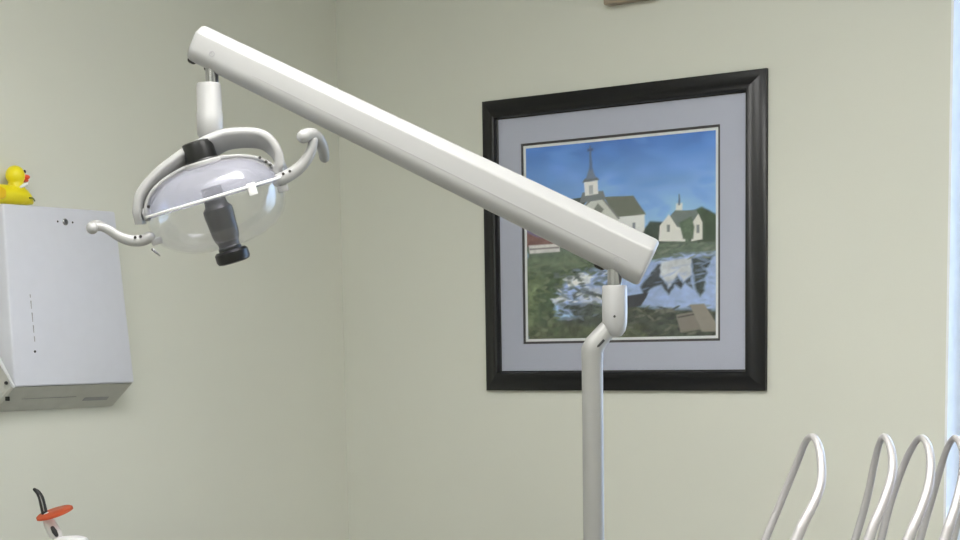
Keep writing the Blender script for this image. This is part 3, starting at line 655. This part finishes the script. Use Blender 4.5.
# ------------------------------------------------------------------ instrument hoses looping up from the delivery unit (lower right)
ZU = .985
hoses = [
 ([(765, 540), (777, 511), (789, 482), (799, 458), (805.5, 442), (811, 436.5), (816, 440), (820, 452), (821.6, 472), (820, 487), (813, 505), (803, 524), (796, 540)], 'grey instrument hose loop at the lower right, leftmost and standing apart'),
 ([(855, 540), (861, 520), (868, 494), (874, 465), (878.5, 446), (883, 437), (887.5, 440), (891.5, 452), (892.5, 468), (889.5, 484), (882, 506), (873, 527), (867, 545)], 'narrow grey instrument hose loop, second from the left'),
 ([(881, 540), (887, 515), (895.5, 487), (905, 462), (913, 446), (920, 438), (925.5, 441), (929.5, 452), (930.5, 470), (927.5, 490), (920, 512), (912, 530), (906, 545)], 'wide grey instrument hose loop, third from the left'),
 ([(920, 540), (926, 518), (932.5, 496), (940, 470), (947, 449), (953.5, 438.5), (959, 441), (963, 452), (963, 472), (959.5, 491), (954.5, 510), (949, 526), (944, 542)], 'grey instrument hose loop overlapping the window reveal'),
 ([(953, 540), (958, 518), (964, 496), (972, 470), (979, 449), (986, 439), (992, 442), (996, 453), (996, 472), (992, 491), (986, 510), (980, 526), (976, 542)], 'grey instrument hose loop mostly beyond the right edge of the photo'),
]
feet = []
for k, (pts, lab) in enumerate(hoses):
    n = len(pts); q = []
    for i, (x, y) in enumerate(pts):
        f_ = i/(n-1); Z = 2.40-.16*(3*f_*f_-2*f_**3); q.append(P(x, y, Z))
    d0 = (q[0]-q[1]).normalized(); d1 = (q[-1]-q[-2]).normalized()
    a0 = q[0]+d0*((ZU-q[0].z)/d0.z); a1 = q[-1]+d1*((ZU-q[-1].z)/d1.z)
    feet += [a0, a1]
    full = [a0]+q+[a1]
    sp = spline(full, 5)
    rad = lerp_list([.0056]+[.0056, .0056, .0054, .0051, .0047, .0044, .0049, .0056, .0061, .0062, .0065, .0070, .0074]+[.0076], 5)
    b = nb(); tube(b, sp, rad, 16, rt)
    o = finish('instrument_hose', b, HOSE, sharp=60)
    tag(o, lab, 'hose', 'instrument hose loops')
x0_, x1_ = min(p.x for p in feet)-.05, max(p.x for p in feet)+.05; y0_, y1_ = min(p.y for p in feet)-.05, max(p.y for p in feet)+.05
du = thing('delivery_unit', V(((x0_+x1_)/2, (y0_+y1_)/2, 0)), 'white dental delivery unit below the instrument hoses', 'dental unit')
finish('console', box(nb(), (x0_, y0_, ZU-.10), (x1_, y1_, ZU-.006), .012, 3), LAMPW, du)
b = nb(); mx, my = (x0_+x1_)/2, (y0_+y1_)/2
tube(b, [V((mx, my, .03)), V((mx, my, ZU-.1))], .03, 24); finish('column', b, LAMPG, du)
b = nb(); lathe(b, [(0, 0), (.2, 0), (.2, .02), (.05, .05), (0, .05)], V((mx, my, 0)), zz, n=36); finish('base', b, LAMPG, du)
for i in range(0, len(feet), 2):
    b = nb(); c0 = (feet[i]+feet[i+1])/2
    lathe(b, [(0, 0), (.006, 0), (.006, .004), (0, .004)], V((c0.x, c0.y, ZU-.006)), zz, n=16); finish('indicator_button', b, DARK, du)

# ------------------------------------------------------------------ daylight outside the window
wd = bpy.data.worlds.new('sky'); S.world = wd; wd.use_nodes = True; nt = wd.node_tree; bg = nt.nodes['Background']
tc = nt.nodes.new('ShaderNodeTexCoord'); sep = nt.nodes.new('ShaderNodeSeparateXYZ'); nt.links.new(tc.outputs['Generated'], sep.inputs[0])
rp_ = nt.nodes.new('ShaderNodeValToRGB'); rp_.color_ramp.elements[0].position = .35; rp_.color_ramp.elements[0].color = (.30, .34, .36, 1)
rp_.color_ramp.elements[1].position = .62; rp_.color_ramp.elements[1].color = (.43, .64, 1, 1)
mr = nt.nodes.new('ShaderNodeMapRange'); mr.inputs['From Min'].default_value = -1; nt.links.new(sep.outputs['Z'], mr.inputs['Value'])
nt.links.new(mr.outputs['Result'], rp_.inputs['Fac']); nt.links.new(rp_.outputs['Color'], bg.inputs['Color']); bg.inputs['Strength'].default_value = 4.0
